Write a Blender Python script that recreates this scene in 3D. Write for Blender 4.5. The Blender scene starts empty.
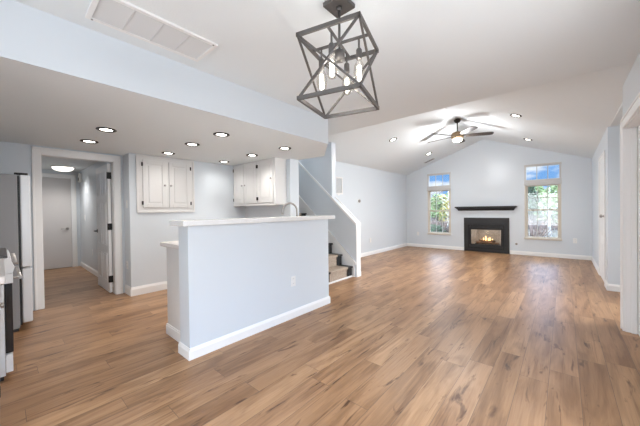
import bpy, bmesh, math, random
from mathutils import Vector, Matrix
C = bpy.context.scene.collection
PI = math.pi
rnd = random.Random(7)

# ------------------------------------------------------------------ camera
cam = bpy.data.cameras.new('camera')
cam.sensor_width = 36.0
cam.lens = 36.0 * 279.115 / 640.0
cam.clip_start = 0.02
cam.clip_end = 400
co = bpy.data.objects.new('camera', cam)
C.objects.link(co)
YAW, PITCH, ROLL = 0.718042, -0.00969730, -0.0127896
H = 1.23
F = Vector((math.cos(YAW) * math.cos(PITCH), math.sin(YAW) * math.cos(PITCH), math.sin(PITCH)))
R = Vector((math.sin(YAW), -math.cos(YAW), 0))
U = R.cross(F)
R2 = R * math.cos(ROLL) + U * math.sin(ROLL)
U2 = -R * math.sin(ROLL) + U * math.cos(ROLL)
M = Matrix((R2, U2, -F)).transposed().to_4x4()
M.translation = (0, 0, H)
co.matrix_world = M
bpy.context.scene.camera = co

# ------------------------------------------------------------------ view, sky, daylight
vs = bpy.context.scene.view_settings
vs.view_transform = 'Standard'
vs.look = 'None'
vs.gamma = 1.0
vs.use_curve_mapping = False
vs.exposure = 0.5

w = bpy.data.worlds.new('sky')
bpy.context.scene.world = w
w.use_nodes = True
nt = w.node_tree
nt.nodes.clear()
out = nt.nodes.new('ShaderNodeOutputWorld')
bg = nt.nodes.new('ShaderNodeBackground')
bg.inputs['Strength'].default_value = 1.0
tc = nt.nodes.new('ShaderNodeTexCoord')
mp = nt.nodes.new('ShaderNodeMapping')
mp.inputs['Scale'].default_value = (5.0, 5.0, 13.0)
mp.inputs['Location'].default_value = (0.3, 0.25, 0.1)
nz = nt.nodes.new('ShaderNodeTexNoise')
nz.inputs['Scale'].default_value = 1.6
nz.inputs['Detail'].default_value = 6
nz.inputs['Roughness'].default_value = 0.55
rp = nt.nodes.new('ShaderNodeValToRGB')
rp.color_ramp.elements[0].position = 0.43
rp.color_ramp.elements[0].color = (0.19, 0.43, 0.84, 1)
rp.color_ramp.elements[1].position = 0.57
rp.color_ramp.elements[1].color = (0.95, 0.97, 1.0, 1)
nt.links.new(tc.outputs['Generated'], mp.inputs['Vector'])
nt.links.new(mp.outputs['Vector'], nz.inputs['Vector'])
nt.links.new(nz.outputs['Fac'], rp.inputs['Fac'])
nt.links.new(rp.outputs['Color'], bg.inputs['Color'])
# the sky is brighter overhead (bright cloud deck) than near the horizon
sz = nt.nodes.new('ShaderNodeSeparateXYZ')
mr = nt.nodes.new('ShaderNodeMapRange')
mr.interpolation_type = 'SMOOTHSTEP'
mr.inputs['From Min'].default_value = 0.14
mr.inputs['From Max'].default_value = 0.40
mr.inputs['To Min'].default_value = 0.78
mr.inputs['To Max'].default_value = 7.0
nt.links.new(tc.outputs['Generated'], sz.inputs[0])
nt.links.new(sz.outputs['Z'], mr.inputs['Value'])
nt.links.new(mr.outputs['Result'], bg.inputs['Strength'])
nt.links.new(bg.outputs['Background'], out.inputs['Surface'])


def lamp(name, kind, loc, power, color=(1, 1, 1), parent=None, direction=None, **kw):
    d = bpy.data.lights.new(name, kind)
    d.energy = power
    d.color = color
    for k, v in kw.items():
        setattr(d, k, v)
    o = bpy.data.objects.new(name, d)
    C.objects.link(o)
    o.location = loc
    if direction is not None:
        o.rotation_euler = Vector(direction).to_track_quat('-Z', 'Y').to_euler()
    if parent is not None:
        o.parent = parent
    return o


lamp('sun', 'SUN', (-5, 8, 20), 1.0, (1.0, 0.95, 0.86), direction=(0.62, -0.40, -0.70), angle=0.02)
# added unseen area lights: fill standing in for daylight from patio, entry and window
lamp('patio_fill', 'AREA', (-2.52, 0.72, 1.15), 54, (0.965, 0.985, 1.0), direction=(1, -0.05, 0.12), shape='RECTANGLE', size=2.0, size_y=1.9)
lamp('entry_fill', 'AREA', (4.75, -1.92, 1.05), 30, (0.96, 0.985, 1.0), direction=(-0.1, 1, -0.12), shape='RECTANGLE', size=1.1, size_y=1.7, spread=math.radians(80))
lamp('window_fill', 'AREA', (1.3, -0.41, 1.3), 15, (0.965, 0.985, 1.0), direction=(0.0, 1, -0.06), shape='RECTANGLE', size=1.7, size_y=1.5)

lamp('stairwell_fill', 'POINT', (3.85, 4.9, 4.0), 26, (1.0, .97, .94), shadow_soft_size=.12)  # added fill with no fixture, brightens the stair wall

CAN_POWER = 22
LIVING_CAN_POWER = 85
WARM = (1.0, 0.965, 0.925)


# ------------------------------------------------------------------ materials
def new_mat(name):
    m = bpy.data.materials.new(name)
    m.use_nodes = True
    n = m.node_tree.nodes
    b = n.get('Principled BSDF')
    return m, m.node_tree, b


def mat(name, col, rough=0.5, metal=0.0, bump=0.0, bscale=60, var=0.0, vscale=3.0, spec=None, stretch=None):
    m, t, b = new_mat(name)
    b.inputs['Base Color'].default_value = (*col, 1)
    b.inputs['Roughness'].default_value = rough
    b.inputs['Metallic'].default_value = metal
    if spec is not None:
        b.inputs['Specular IOR Level'].default_value = spec
    if bump or var:
        tc = t.nodes.new('ShaderNodeTexCoord')
        mp = t.nodes.new('ShaderNodeMapping')
        if stretch:
            mp.inputs['Scale'].default_value = stretch
        t.links.new(tc.outputs['Object'], mp.inputs['Vector'])
    if bump:
        nz = t.nodes.new('ShaderNodeTexNoise')
        nz.inputs['Scale'].default_value = bscale
        nz.inputs['Detail'].default_value = 3
        bp = t.nodes.new('ShaderNodeBump')
        bp.inputs['Strength'].default_value = bump
        bp.inputs['Distance'].default_value = 0.01
        t.links.new(mp.outputs['Vector'], nz.inputs['Vector'])
        t.links.new(nz.outputs['Fac'], bp.inputs['Height'])
        t.links.new(bp.outputs['Normal'], b.inputs['Normal'])
    if var:
        nv = t.nodes.new('ShaderNodeTexNoise')
        nv.inputs['Scale'].default_value = vscale
        nv.inputs['Detail'].default_value = 4
        rp = t.nodes.new('ShaderNodeValToRGB')
        rp.color_ramp.elements[0].position = 0.3
        rp.color_ramp.elements[1].position = 0.7
        rp.color_ramp.elements[0].color = (*[c * (1 - var) for c in col], 1)
        rp.color_ramp.elements[1].color = (*[min(1, c * (1 + var)) for c in col], 1)
        t.links.new(mp.outputs['Vector'], nv.inputs['Vector'])
        t.links.new(nv.outputs['Fac'], rp.inputs['Fac'])
        t.links.new(rp.outputs['Color'], b.inputs['Base Color'])
    return m


def emit(name, col, strength):
    m, t, b = new_mat(name)
    b.inputs['Base Color'].default_value = (*[min(1, c) for c in col], 1)
    b.inputs['Emission Color'].default_value = (*col, 1)
    b.inputs['Emission Strength'].default_value = strength
    return m


def glass(name, tint=(1, 1, 1), gloss=0.08, rough=0.02):
    m = bpy.data.materials.new(name)
    m.use_nodes = True
    t = m.node_tree
    t.nodes.clear()
    o = t.nodes.new('ShaderNodeOutputMaterial')
    tr = t.nodes.new('ShaderNodeBsdfTransparent')
    tr.inputs['Color'].default_value = (*tint, 1)
    gl = t.nodes.new('ShaderNodeBsdfGlossy')
    gl.inputs['Roughness'].default_value = rough
    mx = t.nodes.new('ShaderNodeMixShader')
    mx.inputs['Fac'].default_value = gloss
    t.links.new(tr.outputs[0], mx.inputs[1])
    t.links.new(gl.outputs[0], mx.inputs[2])
    t.links.new(mx.outputs[0], o.inputs['Surface'])
    return m


def plank_floor():
    m, t, b = new_mat('oak_plank_floor')
    N, L = t.nodes, t.links

    def math_(op, a, c=None):
        n = N.new('ShaderNodeMath')
        n.operation = op
        for i, v in enumerate((a, c)):
            if v is None:
                continue
            if isinstance(v, (int, float)):
                n.inputs[i].default_value = v
            else:
                L.new(v, n.inputs[i])
        return n.outputs[0]

    tc = N.new('ShaderNodeTexCoord')
    sx = N.new('ShaderNodeSeparateXYZ')
    L.new(tc.outputs['Object'], sx.inputs[0])
    PW, PL = 0.165, 1.22
    ry = math_('DIVIDE', math_('ADD', sx.outputs['Y'], 5.03), PW)
    row = math_('FLOOR', ry)
    wr = N.new('ShaderNodeTexWhiteNoise')
    wr.noise_dimensions = '1D'
    L.new(row, wr.inputs['W'])
    px = math_('ADD', math_('DIVIDE', sx.outputs['X'], PL), math_('MULTIPLY', wr.outputs['Value'], 7.3))
    col = math_('FLOOR', px)
    cid = N.new('ShaderNodeCombineXYZ')
    L.new(row, cid.inputs[0])
    L.new(col, cid.inputs[1])
    wp = N.new('ShaderNodeTexWhiteNoise')
    wp.noise_dimensions = '3D'
    L.new(cid.outputs[0], wp.inputs['Vector'])
    # seams
    fy = math_('FRACT', ry)
    fx = math_('FRACT', px)
    dy = math_('MULTIPLY', math_('MINIMUM', fy, math_('SUBTRACT', 1.0, fy)), PW)
    dx = math_('MULTIPLY', math_('MINIMUM', fx, math_('SUBTRACT', 1.0, fx)), PL)
    seam = math_('LESS_THAN', math_('MINIMUM', dx, dy), 0.0014)
    # grain, different in every plank
    off = N.new('ShaderNodeVectorMath')
    off.operation = 'SCALE'
    L.new(wp.outputs['Color'], off.inputs[0])
    off.inputs['Scale'].default_value = 37.0
    add = N.new('ShaderNodeVectorMath')
    add.operation = 'ADD'
    L.new(tc.outputs['Object'], add.inputs[0])
    L.new(off.outputs[0], add.inputs[1])

    def noise(scale, vec, detail, dist=0.0, rough=0.55):
        mp = N.new('ShaderNodeMapping')
        mp.inputs['Scale'].default_value = vec
        L.new(add.outputs[0], mp.inputs['Vector'])
        n = N.new('ShaderNodeTexNoise')
        n.inputs['Scale'].default_value = scale
        n.inputs['Detail'].default_value = detail
        n.inputs['Distortion'].default_value = dist
        n.inputs['Roughness'].default_value = rough
        L.new(mp.outputs[0], n.inputs['Vector'])
        return n.outputs['Fac']

    base = N.new('ShaderNodeValToRGB')
    cr = base.color_ramp
    cr.elements[0].position = 0.0
    cr.elements[0].color = (0.278, 0.148, 0.07, 1)
    cr.elements[1].position = 1.0
    cr.elements[1].color = (0.401, 0.229, 0.115, 1)
    for p, c in ((0.25, (0.303, 0.164, 0.078)), (0.6, (0.344, 0.191, 0.096)), (0.85, (0.371, 0.212, 0.106))):
        e = cr.elements.new(p)
        e.color = (*c, 1)
    L.new(wp.outputs['Value'], base.inputs['Fac'])

    def ramp(fac, p0, p1, c0, c1):
        r = N.new('ShaderNodeValToRGB')
        r.color_ramp.elements[0].position = p0
        r.color_ramp.elements[1].position = p1
        r.color_ramp.elements[0].color = (*c0, 1)
        r.color_ramp.elements[1].color = (*c1, 1)
        L.new(fac, r.inputs['Fac'])
        return r.outputs['Color']

    def mult(a, c, fac=1.0):
        mx = N.new('ShaderNodeMix')
        mx.data_type = 'RGBA'
        mx.blend_type = 'MULTIPLY'
        mx.inputs['Factor'].default_value = fac
        L.new(a, mx.inputs['A'])
        L.new(c, mx.inputs['B'])
        return mx.outputs['Result']

    c = base.outputs['Color']
    fine = noise(4.0, (0.9, 24.0, 1.0), 4, 0.5)
    c = mult(c, ramp(fine, 0.28, 0.68, (0.86, 0.84, 0.82), (1.05, 1.05, 1.05)))
    broad = noise(1.5, (0.8, 5.0, 1.0), 3, 1.0)
    c = mult(c, ramp(broad, 0.34, 0.58, (0.74, 0.68, 0.62), (1.18, 1.19, 1.21)))
    knots = noise(2.6, (1.3, 6.0, 1.0), 4, 0.6)
    c = mult(c, ramp(knots, 0.60, 0.70, (1, 1, 1), (0.34, 0.27, 0.22)))
    streak = noise(2.2, (0.7, 22.0, 1.0), 3, 0.3)
    c = mult(c, ramp(streak, 0.60, 0.72, (1, 1, 1), (0.62, 0.55, 0.50)))
    sm = N.new('ShaderNodeMix')
    sm.data_type = 'RGBA'
    L.new(math_('MULTIPLY', seam, 0.75), sm.inputs['Factor'])
    L.new(c, sm.inputs['A'])
    sm.inputs['B'].default_value = (0.10, 0.065, 0.045, 1)
    L.new(sm.outputs['Result'], b.inputs['Base Color'])
    b.inputs['Roughness'].default_value = 0.35
    b.inputs['Specular IOR Level'].default_value = 0.42
    bp = N.new('ShaderNodeBump')
    bp.inputs['Strength'].default_value = 0.10
    bp.inputs['Distance'].default_value = 0.004
    L.new(fine, bp.inputs['Height'])
    L.new(bp.outputs['Normal'], b.inputs['Normal'])
    return m


M_FLOOR = plank_floor()
M_WALL = mat('pale_blue_grey_paint', (0.695, 0.745, 0.79), 0.31, bump=0.015, bscale=180)
M_WARMWALL = M_WALL
M_CEIL = mat('off_white_ceiling_paint', (0.81, 0.857, 0.88), 0.9, bump=0.12, bscale=120)
M_TRIM = mat('white_trim_paint', (0.89, 0.89, 0.885), 0.35, bump=0.02, bscale=40)
M_CAB = mat('white_cabinet_paint', (0.775, 0.765, 0.75), 0.4, bump=0.02, bscale=40)
M_COUNTER = mat('white_quartz', (0.84, 0.835, 0.82), 0.25, var=0.03, vscale=14)
M_LAM = mat('pale_laminate_counter', (0.72, 0.67, 0.64), 0.35, var=0.05, vscale=20)
M_DARK = mat('dark_bronze_metal', (0.035, 0.03, 0.028), 0.4, 0.6, bump=0.02)
M_NICKEL = mat('brushed_nickel', (0.42, 0.40, 0.385), 0.38, 0.9, bump=0.03, bscale=200)
M_GREYMETAL = mat('brushed_grey_fixture_metal', (0.115, 0.108, 0.104), 0.45, 0.5, bump=0.04, bscale=120)
M_STEEL = mat('stainless_steel_door', (0.84, 0.845, 0.85), 0.3, 0.2, bump=0.01, bscale=120)
M_FRIDGE = mat('grey_refrigerator_side', (0.33, 0.325, 0.325), 0.5, 0.1, bump=0.03, bscale=160)
M_BLACK = mat('matte_black', (0.018, 0.018, 0.019), 0.45, bump=0.05, bscale=90)
M_BLACKMETAL = mat('black_painted_metal', (0.012, 0.012, 0.013), 0.4, 0.3, bump=0.02)
M_BLACKGLASS = mat('black_oven_glass', (0.02, 0.02, 0.022), 0.12, bump=0.005)
M_COOKTOP = mat('charcoal_cooktop', (0.075, 0.07, 0.07), 0.3, var=0.15, vscale=20)
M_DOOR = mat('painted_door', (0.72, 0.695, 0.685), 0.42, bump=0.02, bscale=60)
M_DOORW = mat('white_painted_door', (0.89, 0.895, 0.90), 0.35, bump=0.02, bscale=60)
M_PLATE = mat('white_plastic', (0.85, 0.85, 0.84), 0.4, bump=0.01)
M_LOUVRE = mat('grey_white_louvre', (0.66, 0.67, 0.675), 0.6, bump=0.02)
M_SLOT = mat('grey_slot', (0.25, 0.25, 0.25), 0.6, bump=0.01)
M_CARPET = mat('tan_carpet_runner', (0.42, 0.34, 0.27), 0.5, bump=0.5, bscale=260, var=0.16, vscale=30)
M_ALMOND = mat('almond_window_vinyl', (0.66, 0.605, 0.51), 0.45, bump=0.01)
M_MUNTIN = mat('grey_white_muntin', (0.60, 0.59, 0.57), 0.5, bump=0.01)
M_PANE = glass('window_glass', (0.97, 0.99, 1.0), 0.05)
M_BULB = glass('clear_bulb_glass', (0.93, 0.91, 0.88), 0.20, 0.05)
M_FIREGLASS = glass('fireplace_glass', (0.85, 0.85, 0.85), 0.06)
M_FIREBRICK = mat('pale_firebrick', (0.44, 0.42, 0.40), 0.9, bump=0.3, bscale=40, var=0.2, vscale=9)
M_LOG = mat('charred_log', (0.22, 0.12, 0.07), 0.9, bump=0.5, bscale=30, var=0.5, vscale=12)
M_LENS = emit('lit_lens', (1.0, 0.95, 0.86), 9.0)
M_FILAMENT = emit('hot_filament', (1.0, 0.91, 0.76), 6.0)
M_OPAL = emit('lit_opal_glass', (1.0, 0.95, 0.87), 1.3)
M_FLAME = emit('flame', (1.0, 0.60, 0.25), 3.5)
M_FANLIGHT = emit('lit_fan_bowl', (1.0, 0.93, 0.80), 4.0)
M_BRONZE = mat('brushed_bronze', (0.36, 0.25, 0.15), 0.4, 0.6, bump=0.03)
M_BLADE = mat('dark_walnut_blade', (0.030, 0.022, 0.017), 0.45, var=0.3, vscale=10, stretch=(1, 9, 1))
M_GRASS = mat('dry_grass', (0.053, 0.05, 0.033), 1.0, bump=0.4, bscale=20, var=0.35, vscale=0.8)
M_BARK = mat('grey_brown_bark', (0.20, 0.15, 0.115), 0.95, bump=0.5, bscale=20, var=0.4, vscale=6)
M_BIRCH = mat('white_birch_bark', (0.80, 0.78, 0.74), 0.8, bump=0.2, bscale=16, var=0.2, vscale=9)
M_LEAF_PALE = mat('pale_green_leaves', (0.17, 0.23, 0.09), 0.8, var=0.35, vscale=2.0)
M_LEAF_DARK = mat('dark_green_leaves', (0.03, 0.06, 0.021), 0.8, var=0.4, vscale=3.0)
M_LEAF_GOLD = mat('golden_green_leaves', (0.32, 0.26, 0.06), 0.8, var=0.35, vscale=2.0)
M_LEAF_BLUE = mat('blue_green_needles', (0.1, 0.15, 0.09), 0.85, var=0.35, vscale=2.0)
M_TWIG = mat('russet_twigs', (0.168, 0.113, 0.092), 0.9, var=0.45, vscale=6)
M_FENCE = mat('pale_weathered_boards', (0.09, 0.079, 0.07), 0.8, bump=0.2, bscale=20, var=0.12, vscale=5, stretch=(1, 1, 6))
M_SIDING = mat('white_exterior_siding', (0.8, 0.8, 0.78), 0.7, bump=0.1, bscale=10)


# ------------------------------------------------------------------ mesh helpers
def box(bm, x0, x1, y0, y1, z0, z1, bevel=0.0):
    b2 = bmesh.new()
    bmesh.ops.create_cube(b2, size=1.0)
    for v in b2.verts:
        v.co = Vector((x0 + (v.co.x + .5) * (x1 - x0), y0 + (v.co.y + .5) * (y1 - y0), z0 + (v.co.z + .5) * (z1 - z0)))
    if bevel:
        bmesh.ops.bevel(b2, geom=list(b2.edges), offset=bevel, segments=2, affect='EDGES', profile=0.5)
    merge(bm, b2)
    return bm


def merge(bm, b2, mtx=None):
    vm = {}
    for v in b2.verts:
        vm[v] = bm.verts.new(mtx @ v.co if mtx else v.co)
    for f in b2.faces:
        try:
            nf = bm.faces.new([vm[v] for v in f.verts])
            nf.smooth = f.smooth
        except ValueError:
            pass
    b2.free()


def B(*a, **k):
    return box(bmesh.new(), *a, **k)


def cyl(bm, p0, p1, r0, r1=None, n=16, caps=True, smooth=True):
    p0, p1 = Vector(p0), Vector(p1)
    r1 = r0 if r1 is None else r1
    d = (p1 - p0).normalized()
    a = d.orthogonal().normalized()
    b = d.cross(a)
    ra = [bm.verts.new(p0 + r0 * (a * math.cos(2 * PI * i / n) + b * math.sin(2 * PI * i / n))) for i in range(n)]
    rb = [bm.verts.new(p1 + r1 * (a * math.cos(2 * PI * i / n) + b * math.sin(2 * PI * i / n))) for i in range(n)]
    for i in range(n):
        f = bm.faces.new((ra[i], ra[(i + 1) % n], rb[(i + 1) % n], rb[i]))
        f.smooth = smooth
    if caps:
        bm.faces.new(list(reversed(ra)))
        bm.faces.new(rb)
    return bm


def tube(bm, pts, r, n=10):
    pts = [Vector(p) for p in pts]
    rings = []
    a = None
    for i, p in enumerate(pts):
        d = (pts[min(i + 1, len(pts) - 1)] - pts[max(i - 1, 0)]).normalized()
        a = d.orthogonal().normalized() if a is None else (a - d * a.dot(d)).normalized()
        b = d.cross(a)
        rr = r[i] if isinstance(r, (list, tuple)) else r
        rings.append([bm.verts.new(p + rr * (a * math.cos(2 * PI * k / n) + b * math.sin(2 * PI * k / n))) for k in range(n)])
    for q, s in zip(rings, rings[1:]):
        for k in range(n):
            f = bm.faces.new((q[k], q[(k + 1) % n], s[(k + 1) % n], s[k]))
            f.smooth = True
    bm.faces.new(list(reversed(rings[0])))
    bm.faces.new(rings[-1])
    return bm


def lathe(bm, prof, n=24, c=(0, 0, 0), closed=False):
    """prof: (radius, z) pairs, revolved about the local z axis"""
    c = Vector(c)
    rings = []
    for r, z in prof:
        if r < 1e-6:
            rings.append([bm.verts.new(c + Vector((0, 0, z)))])
        else:
            rings.append([bm.verts.new(c + Vector((r * math.cos(2 * PI * k / n), r * math.sin(2 * PI * k / n), z))) for k in range(n)])
    pairs = list(zip(rings, rings[1:]))
    if closed:
        pairs.append((rings[-1], rings[0]))
    for q, s in pairs:
        for k in range(n):
            j = (k + 1) % n
            if len(q) == 1 and len(s) == 1:
                continue
            if len(q) == 1:
                f = bm.faces.new((q[0], s[j], s[k]))
            elif len(s) == 1:
                f = bm.faces.new((q[k], q[j], s[0]))
            else:
                f = bm.faces.new((q[k], q[j], s[j], s[k]))
            f.smooth = True
    return bm


def bar(bm, p0, p1, wd, ht=None):
    """square rod between two points"""
    p0, p1 = Vector(p0), Vector(p1)
    ht = wd if ht is None else ht
    d = (p1 - p0).normalized()
    up = Vector((0, 0, 1)) if abs(d.z) < 0.95 else Vector((1, 0, 0))
    s = d.cross(up).normalized()
    u = s.cross(d)
    q = []
    for p in (p0, p1):
        q.append([bm.verts.new(p + s * (wd / 2 * i) + u * (ht / 2 * j)) for i, j in ((-1, -1), (1, -1), (1, 1), (-1, 1))])
    for k in range(4):
        bm.faces.new((q[0][k], q[0][(k + 1) % 4], q[1][(k + 1) % 4], q[1][k]))
    bm.faces.new(list(reversed(q[0])))
    bm.faces.new(q[1])
    return bm


def sheet(bm, outer, holes, axis, a, b):
    """a slab with an arbitrary outline and holes: outline in the two other axes, thickness from a to b along axis"""
    def P3(p, t):
        if axis == 'x':
            return Vector((t, p[0], p[1]))
        if axis == 'y':
            return Vector((p[0], t, p[1]))
        return Vector((p[0], p[1], t))
    b2 = bmesh.new()
    loops = []
    for lp in [outer] + list(holes):
        vs_ = [b2.verts.new(P3(p, a)) for p in lp]
        for i in range(len(vs_)):
            b2.edges.new((vs_[i], vs_[(i + 1) % len(vs_)]))
        loops.append(vs_)
    bmesh.ops.triangle_fill(b2, edges=list(b2.edges), use_beauty=True)
    faces = list(b2.faces)
    top = {}
    for lp, src in zip(loops, [outer] + list(holes)):
        for v, p in zip(lp, src):
            top[v] = b2.verts.new(P3(p, b))
    for f in faces:
        b2.faces.new([top[v] for v in reversed(f.verts)])
    for lp in loops:
        for i in range(len(lp)):
            v, v2 = lp[i], lp[(i + 1) % len(lp)]
            b2.faces.new((v, v2, top[v2], top[v]))
    bmesh.ops.recalc_face_normals(b2, faces=list(b2.faces))
    merge(bm, b2)
    return bm


def S(outer, holes, axis, a, b):
    return sheet(bmesh.new(), outer, holes, axis, a, b)


def obj(name, bm, m, parent=None, world=True, recalc=True):
    if recalc:
        bmesh.ops.recalc_face_normals(bm, faces=list(bm.faces))
    if parent is not None and world:
        p = parent
        off = Vector((0, 0, 0))
        while p is not None:
            off += p.location
            p = p.parent
        for v in bm.verts:
            v.co -= off
    me = bpy.data.meshes.new(name)
    bm.to_mesh(me)
    bm.free()
    me.materials.append(m)
    o = bpy.data.objects.new(name, me)
    C.objects.link(o)
    if parent is not None:
        o.parent = parent
    return o


def tag(o, label, cat, group=None, kind=None):
    o['label'] = label
    o['category'] = cat
    if group:
        o['group'] = group
    if kind:
        o['kind'] = kind
    return o


def thing(name, label, cat, loc=(0, 0, 0), rotz=0, group=None, kind=None):
    o = bpy.data.objects.new(name, None)
    C.objects.link(o)
    o.empty_display_size = 0.1
    o.location = loc
    o.rotation_euler = (0, 0, rotz)
    return tag(o, label, cat, group, kind)


def struct(name, bm, m, label, cat):
    return tag(obj(name, bm, m), label, cat, None, 'structure')


def dup(root, loc, rot=None, label=None, group=None):
    r = root.copy()
    C.objects.link(r)
    r.location = loc
    if rot is not None:
        r.rotation_euler = rot
    if label:
        r['label'] = label
    if group:
        r['group'] = group
    for ch in list(root.children):
        c = ch.copy()
        C.objects.link(c)
        c.parent = r
        for g in list(ch.children):
            d = g.copy()
            C.objects.link(d)
            d.parent = c
    return r


# ------------------------------------------------------------------ key dimensions
XF = 8.93            # fireplace wall
YL, YR = 3.96, -0.486  # living room side walls
XB = 3.53            # edge of the flat ceiling
ZC, ZS = 2.44, 2.107   # flat ceiling, dropped kitchen ceiling
YS = 2.345           # face of the peninsula and of the soffit
YK = 4.80            # kitchen back wall
YD = 5.09            # wall with hallway doorway
XK = 4.27            # face of the stair wall
RY, RZ = 1.70, 3.16    # ridge
EL, ER, ER0 = 2.36, 2.335, 2.445    # eaves left / right at the far wall / right at the flat ceiling
T = 0.12

# ------------------------------------------------------------------ floor, ceilings, walls
struct('floor', S([(-2.72, -2.1), (9.05, -2.1), (9.05, 8.7), (-2.72, 8.7)], [], 'z', -0.12, 0.0), M_FLOOR,
       'brown oak plank floor running through the whole open room', 'floor')

struct('ceiling_flat', S([(-2.72, -0.6), (XB, -0.6), (XB, 3.40), (3.42, 3.40), (3.42, 5.2), (-2.72, 5.2)], [], 'z', ZC, ZC + 0.12), M_CEIL,
       'flat off-white ceiling over the dining area near the camera', 'ceiling')


def zl(y, x=XF):
    if y > RY:
        return RZ - (RZ - EL) * (y - RY) / (YL - RY)
    er = ER0 + (ER - ER0) * (x - XB) / (XF - XB)
    return RZ - (RZ - er) * (RY - y) / (RY - YR)


def vault(name, pts, label):
    """slab following the roof slope over the outline pts"""
    bm = bmesh.new()
    lo = [bm.verts.new((x, y, zl(y, x))) for x, y in pts]
    hi = [bm.verts.new((x, y, zl(y, x) + 0.12)) for x, y in pts]
    h = len(pts) // 2
    if name == 'ceiling_right':
        for k in range(h - 1):
            q = (k, k + 1, len(pts) - 2 - k, len(pts) - 1 - k)
            bm.faces.new([lo[i] for i in q])
            bm.faces.new([hi[i] for i in reversed(q)])
    else:
        bm.faces.new(lo)
        bm.faces.new(list(reversed(hi)))
    for i in range(len(pts)):
        j = (i + 1) % len(pts)
        bm.faces.new((lo[i], hi[i], hi[j], lo[j]))
    return struct(name, bm, M_CEIL, label, 'ceiling')


vault('ceiling_left', [(XB, RY), (XF + .1, RY), (XF + .1, YL + .1), (4.39, YL + .1), (4.39, 3.42), (XB, 3.42)], 'left slope of the vaulted living room ceiling')
xs = [XB + (XF + .1 - XB) * k / 8 for k in range(9)]
vault('ceiling_right', [(x, YR - .02) for x in xs] + [(x, RY) for x in reversed(xs)], 'right slope of the vaulted living room ceiling')
struct('wall_gable', S([(-0.6, ZC + .12), (-0.6, 2.5), (RY, RZ + .12), (3.40, zl(3.40) + .12), (3.40, ZC + .12)], [], 'x', XB - 0.10, XB - 0.002), M_WALL,
       'gable infill above the edge of the flat dining ceiling', 'wall')

# soffit: dropped kitchen ceiling
struct('ceiling_kitchen', S([(-0.66, YS), (2.86, YS), (3.46, 2.915), (3.42, 3.47), (3.42, 4.82), (1.25, 4.82), (1.25, 5.11), (-0.66, 5.11)], [], 'z', ZS, ZC), M_CEIL,
       'dropped kitchen ceiling with recessed lights', 'ceiling')
struct('wall_soffit', S([(-0.66, ZS - .004), (2.862, ZS - .004), (2.862, ZC), (-0.66, ZC)], [], 'y', YS - 0.006, YS + 0.004), M_WALL,
       'pale blue band above the peninsula at the front of the dropped ceiling', 'wall')

# far wall with two window holes and the fireplace opening
W1 = (2.565, 3.255, 0.445, 2.315)
W2 = (0.045, 0.765, 0.435, 2.315)
FO = (1.27, 2.02, 0.20, 0.64)


def rect(y0, y1, z0, z1):
    return [(y0, z0), (y1, z0), (y1, z1), (y0, z1)]


struct('wall_far', S([(YR - .1, 0), (YL + .1, 0), (YL + .1, EL), (RY, RZ + .05), (YR - .1, ER)], [rect(*W1), rect(*W2), rect(*FO)], 'x', XF, XF + 0.14), M_WALL,
       'pale blue-grey gable wall with the fireplace and two tall windows', 'wall')
struct('wall_left', S([(4.39, 0), (XF, 0), (XF, EL + .06), (4.39, EL + .06)], [], 'y', YL, YL + T), M_WALL,
       'long pale blue living room wall with thermostat', 'wall')
DR = (6.22, 7.02, 0.0, 2.03)
struct('wall_right', S([(5.85, 0), (DR[0], 0), (DR[0], DR[3]), (DR[1], DR[3]), (DR[1], 0), (XF, 0), (XF, ER + .05), (5.85, 2.44)], [], 'y', YR - T, YR), M_WALL,
       'short right living room wall with a white closet door', 'wall')
struct('wall_entry', S([(-1.98, 0), (YR - T, 0), (YR - T, 2.42), (-1.98, 2.42)], [], 'x', 5.85, 5.97), M_WALL,
       'shaded grey-blue return wall at the entry alcove', 'wall')
struct('wall_foyer', S([(4.04, 0), (5.85, 0), (5.85, 2.42), (3.9, 2.42)], [], 'y', -2.1, -1.98), M_WALL, 'back wall of the entry alcove', 'wall')
struct('ceiling_entry', S([(4.0, -2.1), (5.97, -2.1), (5.97, YR - .02), (4.0, YR - .02)], [], 'z', 2.39, 2.44), M_CEIL, 'low ceiling of the entry alcove', 'ceiling')
YN = -0.452          # near right wall
DN = (3.12, 4.03, 0.0, 2.0)
struct('wall_near', S([(-2.6, 0), (DN[0], 0), (DN[0], DN[3]), (DN[1], DN[3]), (DN[1], 0), (4.16, 0), (4.16, ZC), (-2.6, ZC)], [[(.45, .5), (2.15, .5), (2.15, 2.1), (.45, 2.1)]], 'y', YN - T, YN), M_WALL,
       'near right wall with the white cased doorway', 'wall')
struct('wall_nook', S([(-1.98, 0), (YN - T, 0), (YN - T, 2.42), (-1.98, 2.42)], [], 'x', 4.04, 4.159), M_WALL, 'side wall between the cased doorway and the entry alcove', 'wall')
struct('wall_back', S([(YR - .1, 0), (1.92, 0), (1.92, ZC), (YR - .1, ZC)], [rect(-0.3, 1.75, 0.05, 2.1)], 'x', -2.72, -2.6), M_WALL, 'dining wall behind the camera with patio doors', 'wall')
struct('wall_dining', S([(-2.6, 0), (-0.66, 0), (-0.66, ZC), (-2.6, ZC)], [], 'y', 1.92, 2.04), M_WALL, 'dining side wall left of the camera', 'wall')
struct('wall_range', S([(2.04, 0), (YD, 0), (YD, ZC), (2.04, ZC)], [], 'x', -0.78, -0.66), M_WALL, 'kitchen wall behind the range and refrigerator', 'wall')
DH = (0.348, 1.135, 0.0, 2.01)
struct('wall_doorway', S([(-0.66, 0), (DH[0], 0), (DH[0], DH[3]), (DH[1], DH[3]), (DH[1], 0), (1.25, 0), (1.25, ZS), (-0.66, ZS)], [], 'y', YD, YD + T), M_WALL,
       'kitchen wall around the hallway doorway above the refrigerator', 'wall')
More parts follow.
